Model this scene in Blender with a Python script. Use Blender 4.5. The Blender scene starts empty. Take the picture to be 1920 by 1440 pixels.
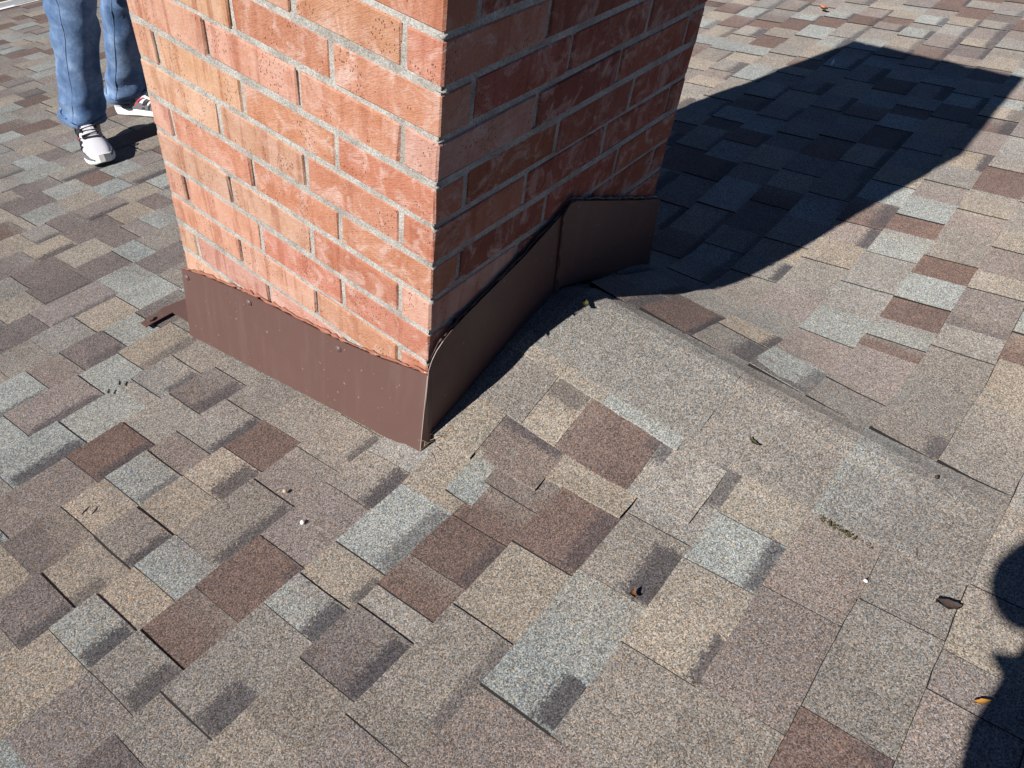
import bpy, bmesh, math, random
import numpy as np
from mathutils import Vector, Matrix, Quaternion
random.seed(11)
rnd = random.Random(7)
sc = bpy.context.scene
col = sc.collection

# ------------------------------------------------------------------ frame of reference
U = 0.0677            # one brick course, metres; the lengths below are counted in courses
ZG = 67.0             # the chimney corner's zero joint stands this far above the lawn
S = 0.243             # roof pitch
Z0 = -11.28           # roof height at the chimney's near corner
def W(x, y, z): return (x * U, y * U, (z + ZG) * U)

# ------------------------------------------------------------------ camera
CAM = (-10.5403, -8.9176, 5.9984)
RIGHT = Vector((0.614065, -0.781308, 0.11172))
UP = Vector((0.522922, 0.508777, 0.683884))
FWD = Vector((0.591165, 0.361529, -0.720986))
cd = bpy.data.cameras.new('camera'); cam = bpy.data.objects.new('camera', cd); col.objects.link(cam)
cd.sensor_width = 36.0; cd.lens = 36.0 * 1506.1 / 1920.0
cd.clip_start = 0.02; cd.clip_end = 2000
m = Matrix((RIGHT, UP, -FWD)).transposed().to_4x4(); m.translation = Vector(W(*CAM)); cam.matrix_world = m
sc.camera = cam

# ------------------------------------------------------------------ sky and sun
SUN_DIR = Vector((0.969 * math.cos(math.radians(36)), -0.247 * math.cos(math.radians(36)), -math.sin(math.radians(36))))
world = bpy.data.worlds.new('World'); sc.world = world; world.use_nodes = True
wn = world.node_tree; wn.nodes.clear()
wo = wn.nodes.new('ShaderNodeOutputWorld'); wb = wn.nodes.new('ShaderNodeBackground'); ws = wn.nodes.new('ShaderNodeTexSky')
ws.sky_type = 'NISHITA'; ws.sun_disc = False
ws.sun_elevation = math.radians(36); ws.sun_rotation = math.atan2(-0.969, 0.247)
ws.air_density = 0.55; ws.dust_density = 0.0; ws.ozone_density = 6.0
wb.inputs['Strength'].default_value = 0.05
wn.links.new(ws.outputs[0], wb.inputs[0]); wn.links.new(wb.outputs[0], wo.inputs[0])
ld = bpy.data.lights.new('sun', 'SUN'); ld.energy = 5.0; ld.angle = math.radians(0.5); ld.color = (1.0, 0.955, 0.9)
lo = bpy.data.objects.new('sun', ld); col.objects.link(lo)
lo.rotation_euler = SUN_DIR.to_track_quat('-Z', 'Y').to_euler(); lo.location = (-8, 4, 12)
sc.view_settings.view_transform = 'Standard'; sc.view_settings.look = 'None'
sc.view_settings.gamma = 1.0; sc.view_settings.use_curve_mapping = False
sc.view_settings.exposure = 0.72

# ------------------------------------------------------------------ node helpers
def new_mat(name):
    mt = bpy.data.materials.new(name); mt.use_nodes = True
    nt = mt.node_tree; b = nt.nodes['Principled BSDF']
    return mt, nt, b
def lk(nt, a, b): nt.links.new(a, b)
def val(nt, inp, v):
    if hasattr(v, 'is_output'): nt.links.new(v, inp)
    else: inp.default_value = v
def math_n(nt, op, a, b=0.0, c=None, clamp=False):
    n = nt.nodes.new('ShaderNodeMath'); n.operation = op; n.use_clamp = clamp
    val(nt, n.inputs[0], a); val(nt, n.inputs[1], b)
    if c is not None: val(nt, n.inputs[2], c)
    return n.outputs[0]
def mix_c(nt, f, a, b, mode='MIX'):
    n = nt.nodes.new('ShaderNodeMix'); n.data_type = 'RGBA'; n.blend_type = mode
    val(nt, n.inputs[0], f)
    for i, v in ((6, a), (7, b)):
        if isinstance(v, tuple) and len(v) == 3: v = (*v, 1)
        val(nt, n.inputs[i], v)
    return n.outputs[2]
def ramp(nt, f, pts):
    n = nt.nodes.new('ShaderNodeValToRGB'); val(nt, n.inputs[0], f)
    els = n.color_ramp.elements
    while len(els) < len(pts): els.new(0.5)
    for e, (p, c) in zip(els, pts):
        e.position = p; e.color = (c, c, c, 1) if not isinstance(c, tuple) else (*c, 1)
    return n.outputs[0]
def noise(nt, vec, scale, detail=2.0, rough=0.5, out=0, dist=0.0):
    n = nt.nodes.new('ShaderNodeTexNoise'); val(nt, n.inputs['Vector'], vec)
    n.inputs['Scale'].default_value = scale; n.inputs['Detail'].default_value = detail
    n.inputs['Roughness'].default_value = rough; n.inputs['Distortion'].default_value = dist
    return n.outputs[out]
def voro(nt, vec, scale, feature='F1'):
    n = nt.nodes.new('ShaderNodeTexVoronoi'); n.feature = feature
    val(nt, n.inputs['Vector'], vec); n.inputs['Scale'].default_value = scale
    return n
def pos(nt): return nt.nodes.new('ShaderNodeNewGeometry').outputs['Position']
def attr(nt, name):
    n = nt.nodes.new('ShaderNodeAttribute'); n.attribute_name = name; return n
def scale_v(nt, v, s):
    n = nt.nodes.new('ShaderNodeVectorMath'); n.operation = 'MULTIPLY'
    val(nt, n.inputs[0], v); n.inputs[1].default_value = s; return n.outputs[0]
def bump(nt, b, h, strength, dist, chain=None):
    n = nt.nodes.new('ShaderNodeBump'); n.inputs['Strength'].default_value = strength; n.inputs['Distance'].default_value = dist
    val(nt, n.inputs['Height'], h)
    if chain is not None: lk(nt, chain, n.inputs['Normal'])
    if b is not None: lk(nt, n.outputs[0], b.inputs['Normal'])
    return n.outputs[0]

# ------------------------------------------------------------------ materials
def make_shingle():
    mt, nt, b = new_mat('mineral_granules')
    p = pos(nt); t = attr(nt, 'tint'); uv = attr(nt, 'tab')
    sx = nt.nodes.new('ShaderNodeSeparateXYZ'); lk(nt, uv.outputs['Vector'], sx.inputs[0])
    v1 = voro(nt, p, 590.0)
    sc1 = nt.nodes.new('ShaderNodeSeparateColor'); lk(nt, v1.outputs['Color'], sc1.inputs[0])
    grain = ramp(nt, sc1.outputs[0], [(0.0, 0.14), (0.2, 0.28), (0.5, 0.46), (0.78, 0.6), (0.93, 0.76), (1.0, 0.9)])
    grain = math_n(nt, 'MULTIPLY', grain, 1.9)
    mott = math_n(nt, 'ADD', math_n(nt, 'MULTIPLY', noise(nt, p, 13.0, 4, 0.6), 0.5), 0.76)
    n2 = noise(nt, p, 55.0, 3, 0.65)
    mott = math_n(nt, 'MULTIPLY', mott, math_n(nt, 'ADD', math_n(nt, 'MULTIPLY', n2, 0.42), 0.79))
    # hue of single granules: tan, slate blue, brown
    hue = ramp(nt, sc1.outputs[1], [(0.0, (0.88, 0.97, 1.1)), (0.4, (0.98, 1.0, 1.02)), (0.65, (1.0, 0.99, 0.97)), (0.85, (1.14, 0.98, 0.8)), (1.0, (1.2, 0.92, 0.76))])
    for n in nt.nodes:
        if n.type == 'VALTORGB': n.color_ramp.interpolation = 'LINEAR'
    nz = noise(nt, p, 85.0, 2, 0.6)
    nzc = math_n(nt, 'SUBTRACT', nz, 0.5)
    vv = math_n(nt, 'ADD', sx.outputs[1], math_n(nt, 'MULTIPLY', math_n(nt, 'SUBTRACT', noise(nt, p, 210.0, 3, 0.7), 0.5), 0.42))
    m1 = math_n(nt, 'MULTIPLY_ADD', vv, 14.0, -14.0 * 0.64, clamp=True)
    uu = math_n(nt, 'ADD', sx.outputs[0], math_n(nt, 'MULTIPLY', math_n(nt, 'ADD', nzc, math_n(nt, 'SUBTRACT', noise(nt, p, 240.0, 2, 0.6), 0.5)), 0.2))
    m2 = math_n(nt, 'MULTIPLY', uu, 16.0, clamp=True)
    m3 = math_n(nt, 'MULTIPLY_ADD', uu, -16.0, 16.0, clamp=True)
    band = math_n(nt, 'MULTIPLY', math_n(nt, 'MULTIPLY', m1, m2), math_n(nt, 'MULTIPLY', m3, t.outputs['Alpha']))
    # weathered patches where granules are thin
    worn = math_n(nt, 'MULTIPLY_ADD', noise(nt, p, 6.5, 4, 0.65), 5.0, -2.55, clamp=True)
    spk = math_n(nt, 'MULTIPLY', math_n(nt, 'GREATER_THAN', sc1.outputs[2], 0.62), worn)
    base = mix_c(nt, 1.0, t.outputs['Color'], hue, 'MULTIPLY')
    base = mix_c(nt, math_n(nt, 'MULTIPLY', band, 0.85), base, (0.05, 0.045, 0.051))
    cm = nt.nodes.new('ShaderNodeCombineColor')
    g = math_n(nt, 'MULTIPLY', grain, mott)
    for i in range(3): lk(nt, g, cm.inputs[i])
    base = mix_c(nt, 1.0, base, cm.outputs[0], 'MULTIPLY')
    base = mix_c(nt, math_n(nt, 'MULTIPLY', spk, 0.7), base, (0.03, 0.027, 0.027))
    lk(nt, base, b.inputs['Base Color'])
    b.inputs['Roughness'].default_value = 0.86; b.inputs['Specular IOR Level'].default_value = 0.35; b.inputs['Diffuse Roughness'].default_value = 0.6
    hgt = math_n(nt, 'SUBTRACT', math_n(nt, 'MULTIPLY', sc1.outputs[0], 0.8), v1.outputs['Distance'])
    bump(nt, b, hgt, 0.6, 0.0009)
    return mt
MAT_SHINGLE = make_shingle()
def make_plain(name, c, rough=0.6, spec=0.4, nscale=None, namp=0.3, bs=0.0, bd=0.001, metal=0.0):
    mt, nt, b = new_mat(name)
    b.inputs['Roughness'].default_value = rough; b.inputs['Specular IOR Level'].default_value = spec; b.inputs['Metallic'].default_value = metal
    if nscale:
        nz = noise(nt, pos(nt), nscale, 4, 0.6)
        cc = mix_c(nt, nz, tuple(x * (1 - namp) for x in c), tuple(min(1, x * (1 + namp)) for x in c))
        lk(nt, cc, b.inputs['Base Color'])
        if bs: bump(nt, b, nz, bs, bd)
    else: b.inputs['Base Color'].default_value = (*c, 1)
    return mt
MAT_ASPHALT = make_plain('asphalt_edge', (0.012, 0.011, 0.011), 0.8, 0.2)
MAT_FELT = make_plain('roof_felt', (0.03, 0.028, 0.028), 0.9, 0.2, 200, 0.4)

def make_brick():
    mt, nt, b = new_mat('fired_brick')
    p = pos(nt); t = attr(nt, 'tint')           # rgb = body colour, alpha = roughness of the face
    # drag marks run down the face
    st = noise(nt, scale_v(nt, p, (38, 38, 3)), 1.0, 4, 0.65, dist=0.35)
    stm = math_n(nt, 'MULTIPLY_ADD', st, 10.0, -5.0, clamp=True)
    big = noise(nt, p, 14.0, 4, 0.6)
    fine = noise(nt, p, 260.0, 3, 0.7)
    rough_f = t.outputs['Alpha']
    c = t.outputs['Color']
    c = mix_c(nt, math_n(nt, 'MULTIPLY', stm, math_n(nt, 'SUBTRACT', 0.75, math_n(nt, 'MULTIPLY', rough_f, 0.55))), c, mix_c(nt, 1.0, c, (0.66, 0.45, 0.38), 'MULTIPLY'))
    c = mix_c(nt, math_n(nt, 'MULTIPLY_ADD', big, 4.0, -1.75, clamp=True), c, mix_c(nt, 1.0, c, (0.9, 0.78, 0.69), 'MULTIPLY'))
    c = mix_c(nt, math_n(nt, 'MULTIPLY_ADD', noise(nt, scale_v(nt, p, (1, 1, 0.5)), 31.0, 3, 0.6), 5.0, -2.6, clamp=True), c, mix_c(nt, 1.0, c, (1.06, 1.1, 1.16), 'MULTIPLY'))
    # pale lime smear
    haze = math_n(nt, 'MULTIPLY_ADD', noise(nt, p, 22.0, 6, 0.72, dist=0.8), 6.0, -2.95, clamp=True)
    haze = math_n(nt, 'MULTIPLY', haze, math_n(nt, 'MULTIPLY_ADD', rough_f, 0.7, 0.25))
    c = mix_c(nt, haze, c, (0.46, 0.32, 0.27))
    # wire scratches on the coarse bricks
    rot = nt.nodes.new('ShaderNodeVectorRotate'); rot.rotation_type = 'EULER_XYZ'; rot.inputs['Rotation'].default_value = (0.5, 0.45, 0.0)
    lk(nt, p, rot.inputs['Vector'])
    scr = noise(nt, scale_v(nt, rot.outputs[0], (60, 60, 700)), 1.0, 2, 0.5)
    # pits
    v = voro(nt, scale_v(nt, p, (1, 1, 0.6)), 230.0)
    pit = math_n(nt, 'MULTIPLY', math_n(nt, 'LESS_THAN', v.outputs['Distance'], 0.24), math_n(nt, 'GREATER_THAN', noise(nt, p, 17, 3), 0.56))
    f = math_n(nt, 'MULTIPLY_ADD', fine, 0.9, 0.55)
    cm = nt.nodes.new('ShaderNodeCombineColor')
    for i in range(3): lk(nt, f, cm.inputs[i])
    c = mix_c(nt, 0.75, c, mix_c(nt, 1.0, c, cm.outputs[0], 'MULTIPLY'))
    sd = math_n(nt, 'MULTIPLY', math_n(nt, 'MULTIPLY_ADD', scr, 8.0, -4.6, clamp=True), math_n(nt, 'MULTIPLY', rough_f, 0.4))
    c = mix_c(nt, sd, c, (0.13, 0.05, 0.03))
    c = mix_c(nt, math_n(nt, 'MULTIPLY', pit, 0.75), c, (0.06, 0.025, 0.018))
    lk(nt, c, b.inputs['Base Color'])
    b.inputs['Roughness'].default_value = 0.9; b.inputs['Specular IOR Level'].default_value = 0.2
    h = math_n(nt, 'SUBTRACT', math_n(nt, 'MULTIPLY', fine, 0.8), math_n(nt, 'MULTIPLY', pit, 0.9))
    h = math_n(nt, 'ADD', h, math_n(nt, 'MULTIPLY', math_n(nt, 'MULTIPLY', scr, rough_f), 0.9))
    h = math_n(nt, 'ADD', h, math_n(nt, 'MULTIPLY', noise(nt, p, 60, 3), 1.2))
    bump(nt, b, h, 0.55, 0.0022)
    return mt
MAT_BRICK = make_brick()
def make_mortar():
    mt, nt, b = new_mat('cement_mortar')
    p = pos(nt)
    n1 = noise(nt, p, 330, 3, 0.7); n2 = noise(nt, p, 22, 4, 0.6)
    c = ramp(nt, n1, [(0.3, (0.2, 0.19, 0.172)), (0.5, (0.35, 0.335, 0.305)), (0.7, (0.5, 0.48, 0.445))])
    c = mix_c(nt, math_n(nt, 'MULTIPLY_ADD', n2, 4.5, -1.9, clamp=True), c, mix_c(nt, 1.0, c, (0.7, 0.68, 0.66), 'MULTIPLY'))
    lk(nt, c, b.inputs['Base Color']); b.inputs['Roughness'].default_value = 0.95; b.inputs['Specular IOR Level'].default_value = 0.15
    bump(nt, b, math_n(nt, 'ADD', n1, n2), 0.6, 0.003)
    return mt
MAT_MORTAR = make_mortar()
def make_metal():
    mt, nt, b = new_mat('brown_painted_sheet')
    p = pos(nt)
    n1 = noise(nt, p, 5, 4, 0.6)
    c = mix_c(nt, n1, (0.095, 0.053, 0.045), (0.115, 0.065, 0.055))
    dust = math_n(nt, 'MULTIPLY', math_n(nt, 'GREATER_THAN', noise(nt, p, 110, 2, 0.5), 0.735), 0.5)
    stn = math_n(nt, 'MULTIPLY_ADD', noise(nt, scale_v(nt, p, (40, 40, 4)), 1.0, 4, 0.65), 3.0, -1.55, clamp=True)
    c = mix_c(nt, math_n(nt, 'MULTIPLY', stn, 0.35), c, (0.16, 0.11, 0.095))
    c = mix_c(nt, dust, c, (0.35, 0.27, 0.24))
    lk(nt, c, b.inputs['Base Color'])
    lk(nt, math_n(nt, 'MULTIPLY_ADD', noise(nt, p, 30, 4), 0.18, 0.42), b.inputs['Roughness'])
    b.inputs['Specular IOR Level'].default_value = 0.22
    bump(nt, b, noise(nt, p, 6, 2), 0.3, 0.012)
    return mt
MAT_METAL = make_metal()
MAT_CUT = make_plain('bare_cut_edge', (0.3, 0.24, 0.22), 0.45, 0.5)
MAT_SEAL = make_plain('brown_sealant', (0.24, 0.1, 0.065), 0.35, 0.5, 80, 0.5, 0.4, 0.002)
MAT_SEALD = make_plain('old_sealant', (0.05, 0.035, 0.032), 0.5, 0.4, 120, 0.7, 0.5, 0.002)
MAT_SCREW = make_plain('dull_screw', (0.11, 0.07, 0.06), 0.4, 0.5)
MAT_WHITE = make_plain('white_painted_metal', (0.78, 0.78, 0.76), 0.4, 0.5, 8, 0.05)
MAT_CONC = make_plain('crown_concrete', (0.32, 0.31, 0.29), 0.9, 0.2, 60, 0.3, 0.4, 0.003)
MAT_GRASS = make_plain('dry_lawn', (0.1, 0.075, 0.03), 0.95, 0.1, 9, 0.5, 0.6, 0.03)
MAT_WALL = make_plain('wall_boarding', (0.5, 0.47, 0.42), 0.8, 0.3, 5, 0.08)
def make_denim():
    mt, nt, b = new_mat('faded_denim')
    p = pos(nt)
    n1 = noise(nt, p, 9, 4, 0.65); n2 = noise(nt, scale_v(nt, p, (900, 900, 260)), 1.0, 2)
    c = ramp(nt, n1, [(0.34, (0.045, 0.085, 0.17)), (0.5, (0.1, 0.16, 0.275)), (0.64, (0.19, 0.27, 0.4))])
    f = math_n(nt, 'MULTIPLY_ADD', n2, 0.8, 0.6)
    cm = nt.nodes.new('ShaderNodeCombineColor')
    for i in range(3): lk(nt, f, cm.inputs[i])
    lk(nt, mix_c(nt, 1.0, c, cm.outputs[0], 'MULTIPLY'), b.inputs['Base Color'])
    b.inputs['Roughness'].default_value = 0.9; b.inputs['Specular IOR Level'].default_value = 0.15
    bump(nt, b, math_n(nt, 'ADD', noise(nt, p, 30, 4), math_n(nt, 'MULTIPLY', n2, 0.2)), 0.5, 0.006)
    return mt
MAT_DENIM = make_denim()
MAT_STITCH = make_plain('pale_stitching', (0.13, 0.19, 0.31), 0.9, 0.1)
MAT_SKIN = make_plain('skin', (0.5, 0.3, 0.22), 0.55, 0.4, 30, 0.1)
MAT_SHIRT = make_plain('grey_cotton', (0.16, 0.17, 0.19), 0.9, 0.2, 40, 0.15)
MAT_JACKET = make_plain('navy_fleece', (0.03, 0.04, 0.07), 0.9, 0.2, 40, 0.2)
MAT_HAIR = make_plain('brown_hair', (0.05, 0.03, 0.02), 0.6, 0.4, 200, 0.4)
MAT_SOLE = make_plain('white_rubber', (0.72, 0.72, 0.68), 0.6, 0.3, 60, 0.08)
MAT_MESH = make_plain('silver_mesh', (0.52, 0.51, 0.55), 0.7, 0.3, 700, 0.35, 0.4, 0.0006)
MAT_GREY = make_plain('grey_trim', (0.12, 0.12, 0.13), 0.6, 0.3)
MAT_DARK = make_plain('black_trim', (0.02, 0.02, 0.022), 0.6, 0.3)
MAT_RED = make_plain('red_trim', (0.4, 0.04, 0.05), 0.5, 0.4)
MAT_EYE = make_plain('eye', (0.6, 0.6, 0.58), 0.2, 0.5)
MAT_PHONE = make_plain('phone_case', (0.02, 0.02, 0.022), 0.3, 0.5)

# ------------------------------------------------------------------ object helpers
def mesh_obj(name, verts, faces, mats, parent=None, mi=None, smooth=False):
    me = bpy.data.meshes.new(name); me.from_pydata([tuple(v) for v in verts], [], faces)
    for mm in (mats if isinstance(mats, (list, tuple)) else [mats]): me.materials.append(mm)
    if mi is not None: me.polygons.foreach_set('material_index', mi)
    if smooth: me.polygons.foreach_set('use_smooth', [True] * len(me.polygons))
    me.update()
    o = bpy.data.objects.new(name, me); col.objects.link(o)
    if parent: o.parent = parent
    return o
def bm_obj(name, bm, mat, parent=None, smooth=False):
    me = bpy.data.meshes.new(name); bm.to_mesh(me); bm.free(); me.materials.append(mat)
    if smooth: me.polygons.foreach_set('use_smooth', [True] * len(me.polygons))
    o = bpy.data.objects.new(name, me); col.objects.link(o)
    if parent: o.parent = parent
    return o
def tag(o, label=None, cat=None, group=None, kind=None):
    if label: o['label'] = label
    if cat: o['category'] = cat
    if group: o['group'] = group
    if kind: o['kind'] = kind
    return o
def box_geo(V, F, x0, x1, y0, y1, z0, z1):
    i = len(V)
    V += [W(x, y, z) for z in (z0, z1) for y in (y0, y1) for x in (x0, x1)]
    F += [(i, i+2, i+3, i+1), (i+4, i+5, i+7, i+6), (i, i+1, i+5, i+4), (i+2, i+6, i+7, i+3), (i, i+4, i+6, i+2), (i+1, i+3, i+7, i+5)]
def box(name, x0, x1, y0, y1, z0, z1, mat, parent=None):
    V, F = [], []; box_geo(V, F, x0, x1, y0, y1, z0, z1); return mesh_obj(name, V, F, mat, parent)
def tube_geo(V, F, pts, r, n=6, rr=None):
    pts = [Vector(p) for p in pts]; base = len(V)
    for i, p in enumerate(pts):
        d = (pts[min(i+1, len(pts)-1)] - pts[max(i-1, 0)]).normalized()
        a = d.orthogonal().normalized() if i == 0 else (a - d * a.dot(d)).normalized()
        b_ = d.cross(a); rad = rr[i] if rr else r
        for k in range(n):
            t = 2 * math.pi * k / n
            V.append(tuple(p + (a * math.cos(t) + b_ * math.sin(t)) * rad))
    for i in range(len(pts) - 1):
        for k in range(n):
            q = base + i * n; k2 = (k + 1) % n
            F.append((q + k, q + k2, q + n + k2, q + n + k))
    F.append(tuple(base + k for k in range(n))[::-1]); F.append(tuple(base + (len(pts)-1) * n + k for k in range(n)))
def loft_geo(V, F, rings, caps=True):
    base = len(V); n = len(rings[0])
    for r in rings: V += [tuple(p) for p in r]
    for i in range(len(rings) - 1):
        for k in range(n):
            k2 = (k + 1) % n; q = base + i * n
            F.append((q + k, q + k2, q + n + k2, q + n + k))
    if caps:
        F.append(tuple(base + k for k in range(n))[::-1]); F.append(tuple(base + (len(rings)-1) * n + k for k in range(n)))

# ------------------------------------------------------------------ roof surface
MS = 2.5 / 5.43
def main_h(x, y): return Z0 - S * y
def surf(x, y):
    mz = main_h(x, y)
    if y > 0.6: return mz - 0.45 * math.exp(-((x - 15.0) / 5.5) ** 2 - ((y + 1) / 9.0) ** 2)
    mz -= 0.45 * math.exp(-((x - 15.0) / 5.5) ** 2 - ((y + 1) / 9.0) ** 2)
    d = x - 5.3
    ms = MS if d < 0 else MS * (1 - 0.5 * min(1, max(0, -y) / 11.0))
    cz = -8.28 - ms * math.sqrt(d * d + 0.6) + (MS - ms) * 0.77
    k = 0.55
    h = max(mz, cz) + max(k - abs(mz - cz), 0) ** 2 / (4 * k)
    t = min(1, max(0, (0.6 - y) / 0.6))
    return mz + (h - mz) * t

roof_v, roof_f = [], []
XA, XB, YE, YR = -45.0, 95.0, 71.2, -48.0
ZR = main_h(0, YR)
def deckz(x, y): return main_h(x, y) - 0.25
for x in (XA, XB):
    for (y, dz) in ((YE, 0), (YR, 0), (2 * YR - YE, 0)):
        zz = (main_h(0, y) if y >= YR else main_h(0, 2 * YR - y)) - 1.0
        roof_v += [W(x, y, zz), W(x, y, zz - 2.6)]
roof_f = [(0, 2, 8, 6), (2, 4, 10, 8), (1, 7, 9, 3), (3, 9, 11, 5), (0, 6, 7, 1), (4, 5, 11, 10), (0, 1, 3, 2), (2, 3, 5, 4), (6, 8, 9, 7), (8, 10, 11, 9)]
roof = mesh_obj('roof', roof_v, roof_f, MAT_FELT); tag(roof, kind='structure')
lawn = mesh_obj('lawn', [W(-2500, -2500, -ZG), W(2500, -2500, -ZG), W(2500, 2500, -ZG), W(-2500, 2500, -ZG)], [(0, 1, 2, 3)], MAT_GRASS); tag(lawn, kind='structure')
V, F = [], []
box_geo(V, F, XA + 6, XB - 6, 2 * YR - YE + 6, YE - 6, -ZG, main_h(0, YE) - 2.0)
walls = mesh_obj('wall', V, F, MAT_WALL); tag(walls, kind='structure')
# eaves gutter, a white trough along the lower edge
prof = [(0.0, -0.2), (0.0, -2.0), (1.3, -2.0), (1.7, -0.5), (1.7, -0.05), (1.55, -0.05), (1.5, -0.5), (1.2, -1.85), (0.12, -1.85), (0.12, -0.2)]
gz = main_h(0, YE) - 0.1
rings = [[W(x, YE + 0.05 + a, gz + b_) for a, b_ in prof] for x in (XA, XB)]
V, F = [], []; loft_geo(V, F, rings); gutter = mesh_obj('gutter', V, F, MAT_WHITE, roof)
de = mesh_obj('drip_edge', [W(XA, YE - 0.9, main_h(0, YE - 0.9) + 0.14), W(XB, YE - 0.9, main_h(0, YE - 0.9) + 0.14), W(XB, YE + 0.12, gz + 0.16), W(XA, YE + 0.12, gz + 0.16), W(XA, YE + 0.12, gz - 0.5), W(XB, YE + 0.12, gz - 0.5)], [(0, 1, 2, 3), (3, 2, 5, 4)], MAT_WHITE, roof)

# ------------------------------------------------------------------ shingles
COL = {'G': (0.248, 0.262, 0.25), 'N': (0.135, 0.095, 0.081), 'M': (0.208, 0.191, 0.171), 'B': (0.262, 0.231, 0.192),
       'P': (0.2, 0.173, 0.159), 'D': (0.142, 0.122, 0.115), 'L': (0.225, 0.214, 0.197), 'n': (0.17, 0.136, 0.118), 'g': (0.203, 0.207, 0.196), 'c': (0.178, 0.167, 0.154), 'l': (0.2, 0.19, 0.173)}
def yk(k, x):
    t = min(1.0, max(0.0, (x - 3.0) / 9.0)); t = t * t * (3 - 2 * t)
    return -0.53 - 1.71 * k - 0.34 * t
# seen one by one: course, from, to, colour, raised (0-3), dark band from-to or None
E_ = []
def e(k, x0, x1, c, r=0, b=None): E_.append((k, x0, x1, c, r, b))
e(-1, -12.6, -11.0, 'G', 0, (0, 1)); e(-1, -11.0, -9.14, 'P')
e(-2, -12.5, -9.15, 'B'); e(-2, -9.15, -8.0, 'G', 2, (0, 1)); e(-2, -8.0, -7.0, 'B'); e(-2, -7.0, -5.85, 'G', 2); e(-2, -5.85, -3.5, 'M', 2, (0, 1)); e(-2, -3.5, -1.95, 'P'); e(-2, -1.95, -0.35, 'M', 1, (0.25, 1)); e(-2, -0.35, 1.2, 'M')
e(-1, -9.14, -7.95, 'M', 2, (0, 1)); e(-1, -7.95, -6.5, 'N'); e(-1, -6.5, -4.65, 'N', 1, (0.7, 1)); e(-1, -4.65, -2.45, 'P'); e(-1, -2.45, -1.0, 'M', 1, (0, 1)); e(-1, -1.0, 1.5, 'L')
e(0, -13, -9.6, 'D'); e(0, -9.6, -8.5, 'L'); e(0, -8.5, -5.9, 'M', 3, (0, 0.45)); e(0, -5.9, -4.85, 'G', 2, (0, 1)); e(0, -4.85, -3.68, 'B', 0, (0.1, 0.9)); e(0, -3.68, -1.4, 'G', 2, (0, 1)); e(0, -1.4, 1.8, 'B', 2)
e(1, -11, -7.7, 'B'); e(1, -7.7, -6.3, 'M'); e(1, -6.3, -4.65, 'D', 2, (0, 1)); e(1, -4.65, -4.0, 'L'); e(1, -4.0, -2.95, 'N', 2); e(1, -2.95, -1.45, 'N', 1, (0, 1)); e(1, -1.45, -0.19, 'N'); e(1, -0.19, 2.2, 'n', 1)
e(2, -12, -6.6, 'P'); e(2, -6.6, -5.87, 'M', 2); e(2, -5.87, -3.45, 'M', 2, (0, 1)); e(2, -3.45, -1.27, 'B'); e(2, -1.27, 0.95, 'N', 2, (0, 1)); e(2, 0.95, 1.75, 'B')
e(3, -10, -4.55, 'P'); e(3, -4.55, -1.1, 'G', 3, (0, 0.36)); e(3, -1.1, 0.95, 'M', 2, (0.0, 0.85)); e(3, 0.95, 2.3, 'L'); e(3, 2.3, 3.45, 'M', 0, (0, 1))
e(4, -8, -4.6, 'P'); e(4, -4.6, -2.1, 'M'); e(4, -2.1, 0.54, 'B', 1, (0, 0.5)); e(4, 0.54, 2.15, 'G', 2, (0, 1)); e(4, 2.15, 3.62, 'B')
e(5, -7, -4.5, 'M'); e(5, -4.5, -2.05, 'M', 1); e(5, -2.05, 0.8, 'P', 1); e(5, 0.8, 3.6, 'P')
e(6, -6, -3.4, 'M'); e(6, -3.4, -1.38, 'N', 1, (0.85, 1)); e(6, -1.38, 1.6, 'M', 2); e(6, 1.6, 4.2, 'c'); e(6, 4.2, 7.1, 'M'); e(8, -3, 0.5, 'P'); e(8, 0.5, 3, 'D', 1); e(8, 3, 6, 'c'); e(9, -3, 1, 'M'); e(9, 1, 4, 'P')
e(7, -4, -1.2, 'M'); e(7, -1.2, 0.33, 'P'); e(7, 0.33, 1.35, 'P', 1); e(7, 1.35, 3.3, 'B'); e(7, 3.3, 6.0, 'M', 1)
e(-3, -12, -9.8, 'B'); e(-3, -9.8, -8.5, 'D', 2, (0, 1)); e(-3, -8.5, -7.06, 'B', 0, (0, 0.6)); e(-3, -7.06, -5.9, 'M', 3, (0, 1)); e(-3, -5.9, -4.47, 'B'); e(-3, -4.47, -3.15, 'B', 1, (0, 1)); e(-3, -3.15, -1.75, 'N'); e(-3, -1.75, -0.2, 'M', 0); e(-3, -0.2, 1.2, 'P', 1)
e(-4, -12, -8.6, 'B'); e(-4, -8.6, -7.06, 'D', 1); e(-4, -7.06, -5.76, 'B'); e(-4, -5.76, -4.5, 'G', 2, (0, 1)); e(-4, -4.5, -3.5, 'P'); e(-4, -3.5, -1.8, 'L', 2, (0, 1)); e(-4, -1.8, 0.0, 'M'); e(-4, 0.0, 1.6, 'L', 1)
e(-5, -11, -8.4, 'G', 1, (0, 1)); e(-5, -8.4, -5.95, 'P'); e(-5, -5.95, -4.2, 'N', 2, (0, 1)); e(-5, -4.2, -2.6, 'L'); e(-5, -2.6, -1.0, 'D', 2, (0, 1)); e(-5, -1.0, 1.0, 'M')
e(-6, -10, -7.45, 'M'); e(-6, -7.45, -5.3, 'G', 2, (0, 1)); e(-6, -5.3, -3.3, 'G', 0); e(-6, -3.3, -2.85, 'L'); e(-6, -2.85, -1.4, 'L', 2, (0.2, 1)); e(-6, -1.4, 0.4, 'M'); e(-6, 0.4, 1.8, 'D', 1, (0, 1))
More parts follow.
